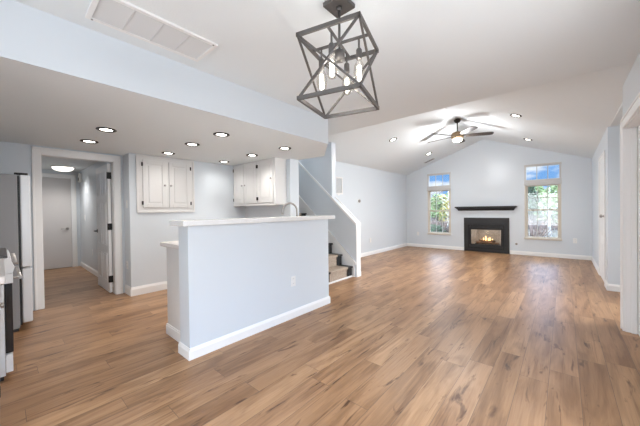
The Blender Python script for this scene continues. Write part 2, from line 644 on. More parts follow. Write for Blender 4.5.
PC = (1.42, 2.12, 1.30, 2.03)  # opening behind the recessed cabinet doors
struct('wall_kitchen', S([(1.25, 0), (3.22, 0), (3.22, ZS + .01), (1.25, ZS + .01)], [], 'y', YK, YK + 0.41), M_WALL, 'kitchen back wall with the recessed white cabinet', 'wall')
struct('wall_sink', S([(3.47, 0), (6.2, 0), (6.2, 4.4), (3.47, 4.4)], [], 'x', 3.22, 3.42), M_WALL, 'wall between the kitchen and the stairs holding the upper cabinets', 'wall')

# stair wall: sloped knee wall that becomes full height
SL = 0.89


def zk(y):
    return 0.985 + SL * (y - 2.86)


struct('wall_stair', S([(2.86, 0), (6.2, 0), (6.2, 4.4), (3.42, 4.4), (3.42, zk(3.42)), (2.86, zk(2.86))], [], 'x', XK, XK + T), M_WALL,
       'grey-blue stair wall with a sloping white cap', 'wall')
struct('wall_stairwell', S([(3.42, 0), (XK, 0), (XK, 4.4), (3.42, 4.4)], [], 'y', 6.1, 6.2), M_WALL, 'wall at the top of the stairs', 'wall')
struct('ceiling_stairwell', S([(3.22, 3.3), (4.39, 3.3), (4.39, 6.2), (3.22, 6.2)], [], 'z', 4.4, 4.5), M_CEIL, 'high ceiling above the stairs', 'ceiling')
struct('wall_header', S([(3.42, 2.50), (XK, 2.60), (XK, 4.4), (3.42, 4.4)], [], 'y', 3.42, 3.48), M_WALL, 'wall above the foot of the stairs', 'wall')

# hallway beyond the kitchen
HX0, HX1, HY = -0.30, 1.225, 8.515
HB = (0.575, 1.075, 0, 2.03)
struct('wall_hall_right', S([(YD + T, 0), (HY + .12, 0), (HY + .12, 2.2), (YD + T, 2.2)], [], 'x', HX1, HX1 + .1), M_WALL, 'right hallway wall behind the open door', 'wall')
struct('wall_hall_left', S([(YD + T, 0), (HY + .12, 0), (HY + .12, 2.2), (YD + T, 2.2)], [], 'x', HX0 - .1, HX0), M_WALL, 'left hallway wall', 'wall')
BD = (0.28, 1.075)
struct('wall_hall_end', S([(HX0, 0), (BD[0], 0), (BD[0], 2.03), (BD[1], 2.03), (BD[1], 0), (HX1, 0), (HX1, 2.2), (HX0, 2.2)], [], 'y', HY, HY + .1), M_WALL, 'end wall of the hallway around the closed door', 'wall')
struct('ceiling_hall', S([(HX0 - .1, YD + T), (HX1 + .1, YD + T), (HX1 + .1, HY + .1), (HX0 - .1, HY + .1)], [], 'z', 2.2, 2.28), M_CEIL, 'hallway ceiling with the dome lamp', 'ceiling')


# ------------------------------------------------------------------ baseboards
def bb(name, p0, p1, n, label, h=0.10, t=0.014):
    """baseboard from p0 to p1 along the floor, standing proud to the side n"""
    p0, p1, n = Vector((*p0, 0)), Vector((*p1, 0)), Vector((*n, 0))
    prof = [(0, 0), (t, 0), (t, h * .72), (t * .55, h * .9), (t * .3, h), (0, h)]
    bm = bmesh.new()
    a = [bm.verts.new(p0 + n * u + Vector((0, 0, v))) for u, v in prof]
    b = [bm.verts.new(p1 + n * u + Vector((0, 0, v))) for u, v in prof]
    for i in range(len(prof)):
        j = (i + 1) % len(prof)
        bm.faces.new((a[i], a[j], b[j], b[i]))
    bm.faces.new(a)
    bm.faces.new(list(reversed(b)))
    return struct(name, bm, M_TRIM, label, 'baseboard')


bb('baseboard_far_left', (XF, YL), (XF, 2.205), (-1, 0), 'white baseboard under the left window')
bb('baseboard_far_right', (XF, 1.09), (XF, YR), (-1, 0), 'white baseboard under the right window')
bb('baseboard_left', (4.39, YL), (XF, YL), (0, -1), 'white baseboard along the left living room wall')
bb('baseboard_right', (5.85, YR), (6.14, YR), (0, 1), 'short white baseboard beside the closet door')
bb('baseboard_right_far', (7.10, YR), (XF, YR), (0, 1), 'white baseboard from closet door to fireplace wall')
bb('baseboard_entry', (5.85, -2.0), (5.85, YR + .014), (-1, 0), 'white baseboard on the shaded return wall')
bb('baseboard_kitchen', (1.25, YK), (2.9, YK), (0, -1), 'tall white baseboard under the recessed cabinet', 0.13, 0.016)
bb('baseboard_doorway', (1.25, YD), (1.25, YK - .016), (-1, 0), 'tiny baseboard on the return beside the doorway', 0.13, 0.012)
bb('baseboard_peninsula', (1.018, YS), (2.842, YS), (0, -1), 'white baseboard along the peninsula face', 0.095)
bb('baseboard_peninsula_end', (1.018, YS - .014), (1.018, 2.545), (-1, 0), 'white baseboard on the left end of peninsula', 0.095)
bb('baseboard_peninsula_back', (2.842, YS - .014), (2.842, 2.53), (1, 0), 'white baseboard on the right end of peninsula', 0.095)
bb('baseboard_hall', (HX1, YD + T), (HX1, HY), (-1, 0), 'hallway baseboard behind the open door', 0.10)
bb('baseboard_stair', (XK - .004, 2.86), (XK + T + .004, 2.86), (0, -1), 'small white base block at the foot of stair wall', 0.11, 0.018)

# ------------------------------------------------------------------ windows in the far wall
def window(n, Y0, Y1, Z0, Z1, label):
    t = thing('window_%d' % n, label, 'window', (XF, (Y0 + Y1) / 2, Z0), kind='structure')
    xo, xi = XF + 0.10, XF - 0.012      # frame depth
    f = 0.035
    zm0, zm1 = 1.795, 1.925             # rail between sash window and transom
    # jambs, sill, head
    bm = bmesh.new()
    box(bm, XF - .004, xo, Y0, Y0 + f, Z0, zm0, .003)
    box(bm, XF - .004, xo, Y1 - f, Y1, Z0, zm0, .003)
    obj('side_frame', bm, M_ALMOND, t)
    obj('sill', B(XF - .03, xo, Y0 - .012, Y1 + .012, Z0 - .02, Z0 + .03, bevel=.004), M_ALMOND, t)
    obj('head_rail', B(XF - .022, xo, Y0 - .012, Y1 + .012, zm0, zm1 - .05, bevel=.004), M_MUNTIN, t)
    bm = bmesh.new()
    box(bm, XF - .012, xo, Y0 - .008, Y1 + .008, zm1 - .05, zm1 + .015, .003)
    box(bm, XF - .012, xo, Y0 - .008, Y1 + .008, Z1 - .04, Z1 + .012, .003)
    box(bm, XF - .004, xo, Y0, Y0 + f, zm1, Z1, .003)
    box(bm, XF - .004, xo, Y1 - f, Y1, zm1, Z1, .003)
    tf = obj('transom_frame', bm, M_MUNTIN, t)
    a, b = Y0 + f, Y1 - f
    # transom lights
    bm = bmesh.new()
    for k in (1, 2):
        y = a + (b - a) * k / 3
        box(bm, XF + .035, XF + .05, y - .008, y + .008, zm1, Z1 - .03)
    obj('muntin', bm, M_MUNTIN, t)
    obj('pane', B(XF + .056, XF + .060, a - .01, b + .01, zm1, Z1 - .03), M_PANE, t)
    zmid = 1.165
    for nm, z0, z1, x in (('lower_sash', Z0 + .02, zmid + .02, XF + .02), ('upper_sash', zmid - .02, zm0 + .01, XF + .055)):
        bm = bmesh.new()
        s = 0.032
        box(bm, x, x + .03, a, a + s, z0, z1)
        box(bm, x, x + .03, b - s, b, z0, z1)
        box(bm, x, x + .03, a + s, b - s, z0, z0 + s + .004)
        box(bm, x, x + .03, a + s, b - s, z1 - s, z1)
        so = obj(nm, bm, M_ALMOND, t)
        bm = bmesh.new()
        for k in (1, 2):
            y = a + s + (b - a - 2 * s) * k / 3
            box(bm, x + .008, x + .020, y - .007, y + .007, z0 + s, z1 - s)
        zc = (z0 + z1) / 2
        box(bm, x + .008, x + .020, a + s, b - s, zc - .007, zc + .007)
        obj('muntin', bm, M_MUNTIN, so)
        obj('pane', B(x + .022, x + .026, a + s, b - s, z0 + s, z1 - s), M_PANE, so)


window(1, *W1, 'tall window with transom to the left of the fireplace')
window(2, *W2, 'tall window with transom to the right of the fireplace')

# patio doors behind the camera
t = thing('door_5', 'glazed patio doors behind the camera', 'door', (-2.66, 0.72, 0.05), kind='structure')
bm = bmesh.new()
for y in (-0.3, 0.68, 1.67):
    box(bm, -2.70, -2.63, y, y + .08, 0.05, 2.1)
box(bm, -2.70, -2.63, -0.3, 1.75, 0.05, 0.14)
box(bm, -2.70, -2.63, -0.3, 1.75, 2.02, 2.1)
obj('frame', bm, M_TRIM, t)
obj('pane', B(-2.675, -2.668, -0.24, 1.70, 0.12, 2.05), M_PANE, t)


t = thing('window_3', 'unseen window added beside the camera to admit light', 'window', (1.3, YN - .06, .5), kind='structure')  # out of view, added to go with the peninsula fill light
bm = S([(.45, .5), (2.15, .5), (2.15, 2.1), (.45, 2.1)], [[(.50, .55), (1.28, .55), (1.28, 2.05), (.50, 2.05)], [(1.32, .55), (2.10, .55), (2.10, 2.05), (1.32, 2.05)]], 'y', YN - .09, YN - .04)
obj('frame', bm, M_TRIM, t)
obj('pane', B(.48, 2.12, YN - .068, YN - .062, .53, 2.07), M_PANE, t)


# ------------------------------------------------------------------ doors
def lever(parent, p, n, along, m=M_DARK, name='door_handle'):
    """lever handle at p, sticking out along n, lever pointing along 'along'"""
    p, n, a = Vector(p), Vector(n), Vector(along)
    bm = bmesh.new()
    cyl(bm, p, p + n * .012, .028, n=18)
    cyl(bm, p + n * .012, p + n * .045, .010, n=12)
    tube(bm, [p + n * .045 - a * .005, p + n * .048 + a * .05, p + n * .045 + a * .115], [.011, .009, .008])
    obj(name, bm, m, parent)


def panel_slab(bm, axis, s0, s1, z0, z1, d0, d1, face, cols=2, rows=((.08, .30), (.36, .70), (.76, .95)), inset=.006):
    """door slab in the plane of 'axis' ('y': spans x; 'x': spans y) with raised panel frames on both faces"""
    def bx(u0, u1, w0, w1, e0, e1, bev=0):
        if axis == 'y':
            box(bm, u0, u1, e0, e1, w0, w1, bev)
        else:
            box(bm, e0, e1, u0, u1, w0, w1, bev)
    bx(s0, s1, z0, z1, d0, d1)
    W, Hh = s1 - s0, z1 - z0
    mg = 0.13 * W
    cw = (W - mg * (cols + 1)) / cols
    for c in range(cols):
        u0 = s0 + mg + c * (cw + mg)
        for r0, r1 in rows:
            w0, w1 = z0 + Hh * r0, z0 + Hh * r1
            for e in (d0, d1):
                k = -1 if e == d0 else 1
                lo, hi = sorted((e - .001 * k, e + inset * k))
                # frame moulding and raised field
                bx(u0, u0 + .014, w0, w1, lo, hi)
                bx(u0 + cw - .014, u0 + cw, w0, w1, lo, hi)
                bx(u0 + .014, u0 + cw - .014, w0, w0 + .014, lo, hi)
                bx(u0 + .014, u0 + cw - .014, w1 - .014, w1, lo, hi)
                bx(u0 + .034, u0 + cw - .034, w0 + .034, w1 - .034, lo, hi, .002)


def casing_bm(axis, s0, s1, z1, d, n, cw=.085, th=.016):
    """three-sided door casing on the wall face at d, standing proud towards n"""
    bm = bmesh.new()

    def bx(u0, u1, w0, w1, t_, bev=.003):
        e0, e1 = sorted((d, d + n * t_))
        if axis == 'y':
            box(bm, u0, u1, e0, e1, w0, w1, bev)
        else:
            box(bm, e0, e1, u0, u1, w0, w1, bev)
    for u0, u1, k0, k1 in ((s0 - cw, s0 + .005, s0 - cw, s0 - cw + .022), (s1 - .005, s1 + cw, s1 + cw - .022, s1 + cw)):
        bx(u0, u1, 0, z1 + cw, th)
        bx(k0, k1, 0, z1 + cw, th + .007)
    bx(s0 + .005, s1 - .005, z1 - .005, z1 + cw, th)
    bx(s0 - cw, s1 + cw, z1 + cw - .022, z1 + cw, th + .007)
    return bm


# door_1: doorway from kitchen to hallway, leaf standing open
t = thing('door_1', 'open white door with black hinges in the kitchen hallway doorway', 'door', (0.74, YD, 0), kind='structure')
bm = casing_bm('y', DH[0], DH[1], DH[3], YD, -1, cw=.078)
obj('casing', bm, M_TRIM, t)
bm = bmesh.new()
box(bm, DH[0] - .01, DH[0] + .012, YD, YD + T + .01, 0, DH[3])
box(bm, DH[1] - .012, DH[1] + .01, YD, YD + T + .01, 0, DH[3])
box(bm, DH[0], DH[1], YD, YD + T + .01, DH[3] - .014, DH[3] + .01)
obj('jamb', bm, M_TRIM, t)
bm = bmesh.new()
panel_slab(bm, 'x', YD + T + .018, YD + T + .80, 0.012, 1.985, 1.080, 1.116, 1)
lf = obj('leaf', bm, M_DOORW, t)
lever(lf, (1.080, YD + T + .73, .93), (-1, 0, 0), (0, -1, 0))
for z in (0.22, 1.02, 1.80):
    bm = B(1.066, 1.126, YD + T + .004, YD + T + .016, z - .05, z + .05)
    cyl(bm, (1.126, YD + T + .008, z - .052), (1.126, YD + T + .008, z + .052), .008, n=10)
    obj('hinge', bm, M_BLACKMETAL, t)

# door_2: closed door at the end of the hallway
t = thing('door_2', 'closed plain door with lever handle at the end of the hallway', 'door', (.7, HY, 0), kind='structure')
obj('casing', casing_bm('y', BD[0], BD[1], 2.03, HY, -1, cw=.085), M_TRIM, t)
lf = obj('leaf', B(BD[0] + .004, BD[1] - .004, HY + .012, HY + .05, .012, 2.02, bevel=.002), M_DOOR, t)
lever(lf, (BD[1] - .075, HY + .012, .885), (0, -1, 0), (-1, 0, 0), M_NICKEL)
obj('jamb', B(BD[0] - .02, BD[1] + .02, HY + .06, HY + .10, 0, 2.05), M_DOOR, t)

# door_3: closet door in the right living room wall
t = thing('door_3', 'white panel closet door with small knob in the right living room wall', 'door', (6.6, YR, 0), kind='structure')
obj('casing', casing_bm('y', DR[0], DR[1], DR[3], YR, 1, cw=.07, th=.007), M_TRIM, t)
bm = bmesh.new()
box(bm, DR[0] - .004, DR[0] + .003, YR - T, YR, 0, DR[3])
box(bm, DR[1] - .003, DR[1] + .004, YR - T, YR, 0, DR[3])
box(bm, DR[0], DR[1], YR - T, YR - .05, DR[3] - .003, DR[3] + .01)
obj('jamb', bm, M_TRIM, t)
bm = bmesh.new()
panel_slab(bm, 'y', DR[0] + .004, DR[1] - .004, .012, DR[3] - .004, YR - .036, YR + .001, 1, inset=.003)
lf = obj('leaf', bm, M_DOORW, t)
bm = bmesh.new()
b2 = lathe(bmesh.new(), [(0, .058), (.018, .055), (.027, .042), (.022, .028), (.011, .022), (.011, .010), (.026, .006), (.026, 0), (0, 0)], 16)
merge(bm, b2, Matrix.Translation((6.30, YR + .001, 1.08)) @ Matrix.Rotation(-PI / 2, 4, 'X'))
obj('door_knob', bm, M_NICKEL, lf)

# door_4: cased doorway at the near right edge
t = thing('door_4', 'white cased doorway cut by the right edge of the photo', 'door', (3.57, YN, 0), kind='structure')
obj('casing', casing_bm('y', DN[0], DN[1], DN[3], YN, 1, cw=.085, th=.018), M_TRIM, t)
bm = bmesh.new()
box(bm, DN[0] - .005, DN[0] + .014, YN - T - .005, YN, 0, DN[3])
box(bm, DN[1] - .014, DN[1] + .005, YN - T - .005, YN, 0, DN[3])
box(bm, DN[0], DN[1], YN - T - .005, YN, DN[3] - .014, DN[3] + .005)
box(bm, DN[1] - .028, DN[1] - .012, YN - .075, YN - .040, 0, DN[3])
obj('jamb', bm, M_TRIM, t)
bm = bmesh.new()
panel_slab(bm, 'y', DN[0] + .016, DN[1] - .016, .012, DN[3] - .016, YN - .115, YN - .078, 1)
lf = obj('leaf', bm, M_DOORW, t)
lever(lf, (DN[0] + .09, YN - .078, .95), (0, 1, 0), (1, 0, 0))

# ------------------------------------------------------------------ stairs
RISE, RUN = 0.196, 0.232
SX0, SX1 = 3.43, XK - .002
t = thing('staircase', 'staircase rising to the left behind the peninsula with black tread ends', 'stairs', (3.85, 2.95, 0), kind='structure')
bm = bmesh.new()
NS = 10
for i in range(NS):
    y = 2.95 + RUN * i
    z = RISE * (i + 1)
    tr = B(SX0, SX1 - .022, y - .028, y + RUN + .002, z - .03, z, bevel=.006)
    box(tr, SX0, SX1 - .022, y, y + .02, z - RISE, z - .03)
    so = obj('step', tr, M_BLACK, t)
    # runner over the tread and the riser
    rb = bmesh.new()
    x0, x1 = SX0 + .16, SX1 - .19
    prof = [(y - .008, z - RISE), (y - .008, z - .034), (y - .038, z - .028), (y - .040, z - .004), (y - .032, z + .008), (y + RUN + .001, z + .008),
            (y + RUN + .001, z + .001), (y - .029, z + .001), (y - .031, z - .03), (y - .001, z - .036), (y - .001, z - RISE)]
    va = [rb.verts.new((x0, p[0], p[1])) for p in prof]
    vb = [rb.verts.new((x1, p[0], p[1])) for p in prof]
    for k in range(len(prof)):
        j = (k + 1) % len(prof)
        rb.faces.new((va[k], va[j], vb[j], vb[k]))
    rb.faces.new(va)
    rb.faces.new(list(reversed(vb)))
    obj('carpet_runner', rb, M_CARPET, so)
obj('quarter_round', B(SX0, SX1 - .03, 2.925, 2.95, 0, .028, bevel=.006), M_TRIM, t)


def sk(y):
    return 0.262 + SL * (y - 2.86)


bm = S([(2.90, 0), (2.90, sk(2.90)), (5.3, sk(5.3)), (5.3, sk(5.3) - .62), (3.3, 0)], [], 'x', XK - .022, XK - .001)
sheet(bm, [(2.86, sk(2.86)), (5.3, sk(5.3)), (5.3, sk(5.3) - .035), (2.86, sk(2.86) - .035)], [], 'x', XK - .030, XK - .001)
obj('skirt_board', bm, M_TRIM, t)

# sloping cap and side bead on the knee wall
bm = bmesh.new()


def sloped(bm, y0, y1, x0, x1, dz0, dz1):
    q = []
    for y in (y0, y1):
        q.append([bm.verts.new((x, y, zk(y) + dz)) for x, dz in ((x0, dz0), (x1, dz0), (x1, dz1), (x0, dz1))])
    for k in range(4):
        bm.faces.new((q[0][k], q[0][(k + 1) % 4], q[1][(k + 1) % 4], q[1][k]))
    bm.faces.new(list(reversed(q[0])))
    bm.faces.new(q[1])


sloped(bm, 2.845, 3.41, XK + T - .012, XK + T + .022, -.03, .014)
struct('trim_1', bm, M_TRIM, 'white sloping bead on the living room edge of the stair wall', 'trim')
bm = bmesh.new()
sloped(bm, 2.845, 5.6, XK - .022, XK - .0005, -.034, .012)
struct('trim_2', bm, M_TRIM, 'thin white sloping bead along the kitchen side of the stair wall', 'trim')
struct('trim_3', B(XK - .004, XK + T + .004, 3.408, 3.42, zk(3.42) + .03, zl(3.42) + .05), M_WALL, 'pale end of the full-height stair wall', 'trim')
struct('trim_4', B(XK - .006, XK + T + .006, 2.85, 2.862, .11, zk(2.86)), M_TRIM, 'white end board of the stair knee wall', 'trim')

# ------------------------------------------------------------------ peninsula
struct('wall_peninsula', B(1.018, 2.842, YS, 2.53, 0, 1.112), M_WALL, 'pale blue half wall of the kitchen peninsula', 'wall')
o = obj('bar_countertop', B(0.968, 2.955, YS - .035, 2.60, 1.113, 1.158, bevel=.005), M_COUNTER)
tag(o, 'long white raised bar countertop on the peninsula half wall', 'countertop')
t = thing('base_cabinet', 'white base cabinet tucked behind the peninsula, its end panel showing', 'cabinet', (1.95, 2.8, 0))
obj('body', B(1.10, 2.84, 2.532, 3.03, 0.0, .888), M_CAB, t)
bm = bmesh.new()
box(bm, 1.086, 1.10, 2.532, 3.044, 0, .09, .003)
box(bm, 1.090, 1.10, 2.532, 3.040, .09, .105, .002)
obj('base_moulding', bm, M_TRIM, t)
for k in range(3):
    x0 = 1.14 + k * .565
    bm = B(x0, x0 + .53, 3.03, 3.048, .13, .86, bevel=.003)
    box(bm, x0 + .06, x0 + .47, 3.048, 3.053, .19, .80, .002)
    d = obj('door', bm, M_CAB, t)
    bm = bmesh.new()
    cyl(bm, (x0 + .49, 3.048, .74), (x0 + .49, 3.078, .74), .010, .015, 12)
    obj('knob', bm, M_NICKEL, d)
o = obj('kitchen_countertop', B(1.055, 2.86, 2.532, 3.075, .889, .93, bevel=.005), M_LAM)
tag(o, 'low pale laminate countertop behind the peninsula bar', 'countertop')

# faucet
t = thing('kitchen_faucet', 'brushed nickel gooseneck faucet rising behind the bar countertop', 'faucet', (2.66, 2.74, .93))
bm = bmesh.new()
lathe(bm, [(0, 0), (.030, 0), (.030, .012), (.020, .022), (.018, .09), (.0, .09)], 20, (2.66, 2.74, .93))
obj('base', bm, M_NICKEL, t)
pts = [(2.66, 2.74, 1.0), (2.66, 2.74, 1.20)]
fd = Vector((-0.97, 0.25, 0)).normalized()
for k in range(1, 13):
    a = PI * k / 12
    pts.append(Vector((2.66, 2.74, 1.225)) + fd * (.11 - .11 * math.cos(a)) + Vector((0, 0, .105 * math.sin(a))))
pts.append(pts[-1] + Vector((0, 0, -.05)))
obj('spout', tube(bmesh.new(), pts, .0125, 12), M_NICKEL, t)
bm = bmesh.new()
tube(bm, [(2.66, 2.72, .99), (2.665, 2.68, 1.0), (2.67, 2.63, 1.03)], [.010, .008, .007])
obj('handle', bm, M_NICKEL, t)

# ------------------------------------------------------------------ cabinets
def shaker(parent, axis, s0, s1, z0, z1, d, n, hinge_at, knob_at, knob_z, th=.019, hinge_n=2):
    """raised-panel cabinet door on the plane d facing n; spans s0..s1 along the other horizontal axis"""
    bm = bmesh.new()

    def bx(bm, u0, u1, w0, w1, e0, e1, bev=0):
        lo, hi = sorted((d + n * e0, d + n * e1))
        if axis == 'y':
            box(bm, u0, u1, lo, hi, w0, w1, bev)
        else:
            box(bm, lo, hi, u0, u1, w0, w1, bev)
    r = .058
    bx(bm, s0, s1, z0, z1, 0, th * .55)
    bx(bm, s0, s0 + r, z0, z1, th * .5, th, .003)
    bx(bm, s1 - r, s1, z0, z1, th * .5, th, .003)
    bx(bm, s0 + r, s1 - r, z0, z0 + r, th * .5, th, .003)
    bx(bm, s0 + r, s1 - r, z1 - r, z1, th * .5, th, .003)
    bx(bm, s0 + r + .022, s1 - r - .022, z0 + r + .022, z1 - r - .022, th * .5, th * .9, .005)
    o = obj('door', bm, M_CAB, parent)
    k = bmesh.new()
    def pt(u, w_, e):
        return (u, d + n * e, w_) if axis == 'y' else (d + n * e, u, w_)
    cyl(k, pt(knob_at, knob_z, th), pt(knob_at, knob_z, th + .014), .006, n=10)
    cyl(k, pt(knob_at, knob_z, th + .014), pt(knob_at, knob_z, th + .026), .016, .013, n=14)
    obj('knob', k, M_NICKEL, o)
    for zz in (z0 + .07, z1 - .07):
        hb = bmesh.new()
        bx(hb, hinge_at - .010, hinge_at + .010, zz - .028, zz + .028, .004, th + .004)
        obj('hinge', hb, M_DARK, o)
    return o


# recessed cabinet in kitchen back wall
t = thing('recessed_cabinet', 'white two-door cabinet set in the kitchen back wall beside the doorway', 'cabinet', (1.77, YK, 1.235))
bm = bmesh.new()
sheet(bm, [(1.345, 1.235), (2.19, 1.235), (2.19, 2.095), (1.345, 2.095)], [], 'y', YK - .014, YK - .001)
obj('face_frame', bm, M_CAB, t)
bm = bmesh.new()
box(bm, 1.335, 2.20, YK - .024, YK - .012, 1.225, 1.255, .003)
box(bm, 1.335, 2.20, YK - .024, YK - .012, 2.08, 2.103, .003)
box(bm, 1.335, 1.36, YK - .024, YK - .012, 1.255, 2.08, .003)
box(bm, 2.175, 2.20, YK - .024, YK - .012, 1.255, 2.08, .003)
obj('moulding', bm, M_CAB, t)
shaker(t, 'y', 1.418, 1.745, 1.305, 2.03, YK - .014, -1, 1.412, 1.722, 1.655)
shaker(t, 'y', 1.79, 2.125, 1.305, 2.03, YK - .014, -1, 2.131, 1.813, 1.655)

# upper cabinets on the sink wall, facing the doorway
XU = 2.97
for nm, y0, y1, lab in (('wall_cabinet', 4.03, YK, 'two-door white upper cabinet in the kitchen corner'),
                        ('wall_cabinet', 3.56, 4.03, 'single-door white upper cabinet at the open end by the stairs')):
    t = thing(nm, lab, 'cabinet', (3.09, (y0 + y1) / 2, 1.335))
    obj('body', B(XU, 3.218, y0 + .001, y1 - .001, 1.335, 2.105), M_CAB, t)
    obj('bottom_rail', B(XU - .006, XU + .02, y0 + .001, y1 - .001, 1.325, 1.36, bevel=.002), M_CAB, t)
    if y1 > 4.5:
        shaker(t, 'x', 4.445, 4.765, 1.375, 2.075, XU, -1, 4.772, 4.475, 1.70)
        shaker(t, 'x', 4.050, 4.415, 1.375, 2.075, XU, -1, 4.042, 4.385, 1.70)
    else:
        shaker(t, 'x', 3.605, 4.000, 1.375, 2.075, XU, -1, 4.012, 3.640, 1.77)

# base cabinet nearest on the left, with countertop
t = thing('base_cabinet', 'white base cabinet at the lower left edge, dark hinges, beside the range', 'cabinet', (-.3, 2.65, 0))
obj('body', B(-.655, -.040, 2.20, 3.095, .0, .868), M_CAB, t)
for y0, y1, hg in ((2.24, 2.62, 2.628), (2.66, 3.06, 2.652)):
    shaker(t, 'x', y0, y1, .06, .82, -.040, 1, hg, (y0 + .04 if hg > y1 - .1 else y1 - .04), .74)
o = obj('kitchen_countertop', B(-.655, .012, 2.19, 3.10, .869, .908, bevel=.005), M_LAM)
tag(o, 'pinkish laminate countertop at the left edge, in front of the range', 'countertop')

# range
t = thing('kitchen_range', 'white and stainless range with dark cooktop at the left edge', 'range', (-.3, 3.48, 0))
RY0, RY1 = 3.105, 3.860
obj('body', B(-.62, .03, RY0, RY1, .035, .905, bevel=.004), M_STEEL, t)
bm = B(-.62, .052, RY0, RY1, .905, .925, bevel=.004)
ct = obj('cooktop', bm, M_COOKTOP, t)
for y in (RY0 + .19, RY1 - .19):
    for x in (-.47, -.15):
        g = bmesh.new()
        for rr in (.10, .06):
            lathe(g, [(rr, .926), (rr + .012, .926), (rr + .012, .934), (rr, .934)], 24, (x, y, 0), True)
        obj('burner', g, M_BLACK, ct)
bm = S([(.03, .79), (.075, .79), (.085, .83), (.062, .905), (.03, .905)], [], 'y', RY0 + .002, RY1 - .002)
cp = obj('control_panel', bm, M_TRIM, t)
for k in range(5):
    y = RY0 + .10 + k * .14
    kb = cyl(bmesh.new(), (.074, y, .855), (.104, y, .862), .020, .017, 16)
    obj('knob', kb, M_NICKEL, cp)
od = obj('oven_door', B(.032, .072, RY0 + .004, RY1 - .004, .20, .785, bevel=.004), M_BLACKGLASS, t)
bm = bmesh.new()
cyl(bm, (.115, RY0 + .04, .745), (.115, RY1 - .04, .745), .011, n=12)
for y in (RY0 + .07, RY1 - .07):
    cyl(bm, (.07, y, .745), (.115, y, .745), .009, n=10)
obj('handle', bm, M_NICKEL, od)
obj('top_trim', B(.031, .076, RY0 + .003, RY1 - .003, .715, .786, bevel=.003), M_TRIM, od)
obj('drawer', B(.032, .068, RY0 + .004, RY1 - .004, .055, .19, bevel=.004), M_TRIM, t)
obj('plinth', B(-.6, .02, RY0 + .02, RY1 - .02, 0, .036), M_BLACK, t)
t.location.x -= .022

# refrigerator
t = thing('refrigerator', 'stainless bottom-freezer refrigerator with grey side beside the doorway', 'refrigerator', (-.25, 4.67, 0))
FY0, FY1 = 4.31, 5.06
obj('body', B(-.65, .120, FY0, FY1, .03, 1.645, bevel=.006), M_FRIDGE, t)
obj('gasket', B(.120, .136, FY0 + .008, FY1 - .008, .06, 1.635), M_BLACK, t)
for z0, z1 in ((.665, 1.645), (.075, .655)):
    d = obj('door' if z0 > .5 else 'freezer_drawer', B(.137, .215, FY0 + .002, FY1 - .002, z0, z1, bevel=.012), M_STEEL, t)
    zz = (z0 + .012, z0 + .05) if z0 > .5 else (z1 - .05, z1 - .012)
    obj('handle', B(.212, .2185, FY0 + .10, FY1 - .10, *zz, bevel=.003), M_NICKEL, d)
obj('hinge_cover', B(.10, .20, FY0 + .02, FY0 + .10, 1.646, 1.668, bevel=.005), M_BLACK, t)
obj('base_grille', B(-.60, .11, FY0 + .01, FY1 - .01, 0, .035), M_BLACK, t)


# ------------------------------------------------------------------ fireplace and mantel
t = thing('fireplace', 'black-framed gas fireplace burning in the middle of the far wall', 'fireplace', (XF, 1.648, 0))
bm = S(rect(1.095, 2.200, 0.001, .962), [rect(*FO)], 'x', XF - .028, XF + .002)
obj('surround', bm, M_BLACK, t)
iy0, iy1, iz0, iz1 = 1.20, 2.09, .10, .765
bm = S(rect(iy0, iy1, iz0, iz1), [rect(FO[0] + .01, FO[1] - .01, FO[2] + .015, FO[3] - .01)], 'x', XF - .045, XF - .026)
fr = obj('metal_frame', bm, M_BLACKMETAL, t)
bm = bmesh.new()
for k in range(3):
    box(bm, XF - .052, XF - .044, iy0 + .03, iy1 - .03, iz1 - .09 + k * .026, iz1 - .078 + k * .026)
obj('louvre', bm, M_BLACK, fr)
bm = B(XF - .052, XF - .044, iy0 + .03, iy1 - .03, iz0 + .025, iz0 + .09, bevel=.003)
obj('lower_panel', bm, M_BLACK, fr)
bm = bmesh.new()
# firebox: floor, sides, top and back
x0, x1 = XF - .005, XF + .42
f0, f1, g0, g1 = FO[0] + .004, FO[1] - .004, FO[2] + .004, FO[3] - .004
sheet(bm, [(x0, f0), (x0, f1), (x1, f1 - .10), (x1, f0 + .10)], [], 'z', g0 - .012, g0)
sheet(bm, [(x0, f0), (x0, f1), (x1, f1 - .10), (x1, f0 + .10)], [], 'z', g1, g1 + .012)
for a, b, c in ((f0, f0 + .10, -.012), (f1, f1 - .10, .012)):
    sheet(bm, [(x0, a), (x1, b), (x1, b + c), (x0, a + c)], [], 'z', g0, g1)
box(bm, x1, x1 + .012, f0 + .08, f1 - .08, g0 - .012, g1 + .012)
obj('firebox', bm, M_FIREBRICK, t)
obj('glass', B(XF - .022, XF - .018, FO[0], FO[1], FO[2], FO[3]), M_FIREGLASS, t)
for p0, p1, r in (((9.06, 1.36, .245), (9.10, 1.92, .25), .035), ((9.12, 1.45, .265), (9.18, 1.84, .25), .035), ((9.05, 1.46, .30), (9.20, 1.68, .33), .026),
                  ((9.06, 1.84, .30), (9.18, 1.60, .335), .026)):
    p0, p1 = Vector(p0), Vector(p1)
    bm = bmesh.new()
    pts = [p0.lerp(p1, k / 5) + Vector((0, 0, rnd.uniform(-.006, .006))) for k in range(6)]
    tube(bm, pts, [r * rnd.uniform(.85, 1.1) for _ in pts], 10)
    obj('log', bm, M_LOG, t)
obj('grate', B(9.03, 9.24, 1.34, 1.94, FO[2] + .001, FO[2] + .015), M_BLACKMETAL, t)
for y, h, r in ((1.52, .07, .014), (1.575, .12, .018), (1.62, .09, .017), (1.675, .16, .021), (1.735, .10, .016), (1.80, .05, .013)):
    bm = bmesh.new()
    lathe(bm, [(0, 0), (r * .8, h * .12), (r, h * .28), (r * .75, h * .5), (r * .35, h * .78), (0, h)], 10, (9.10 + rnd.uniform(-.02, .03), y, .30))
    obj('flame', bm, M_FLAME, t)
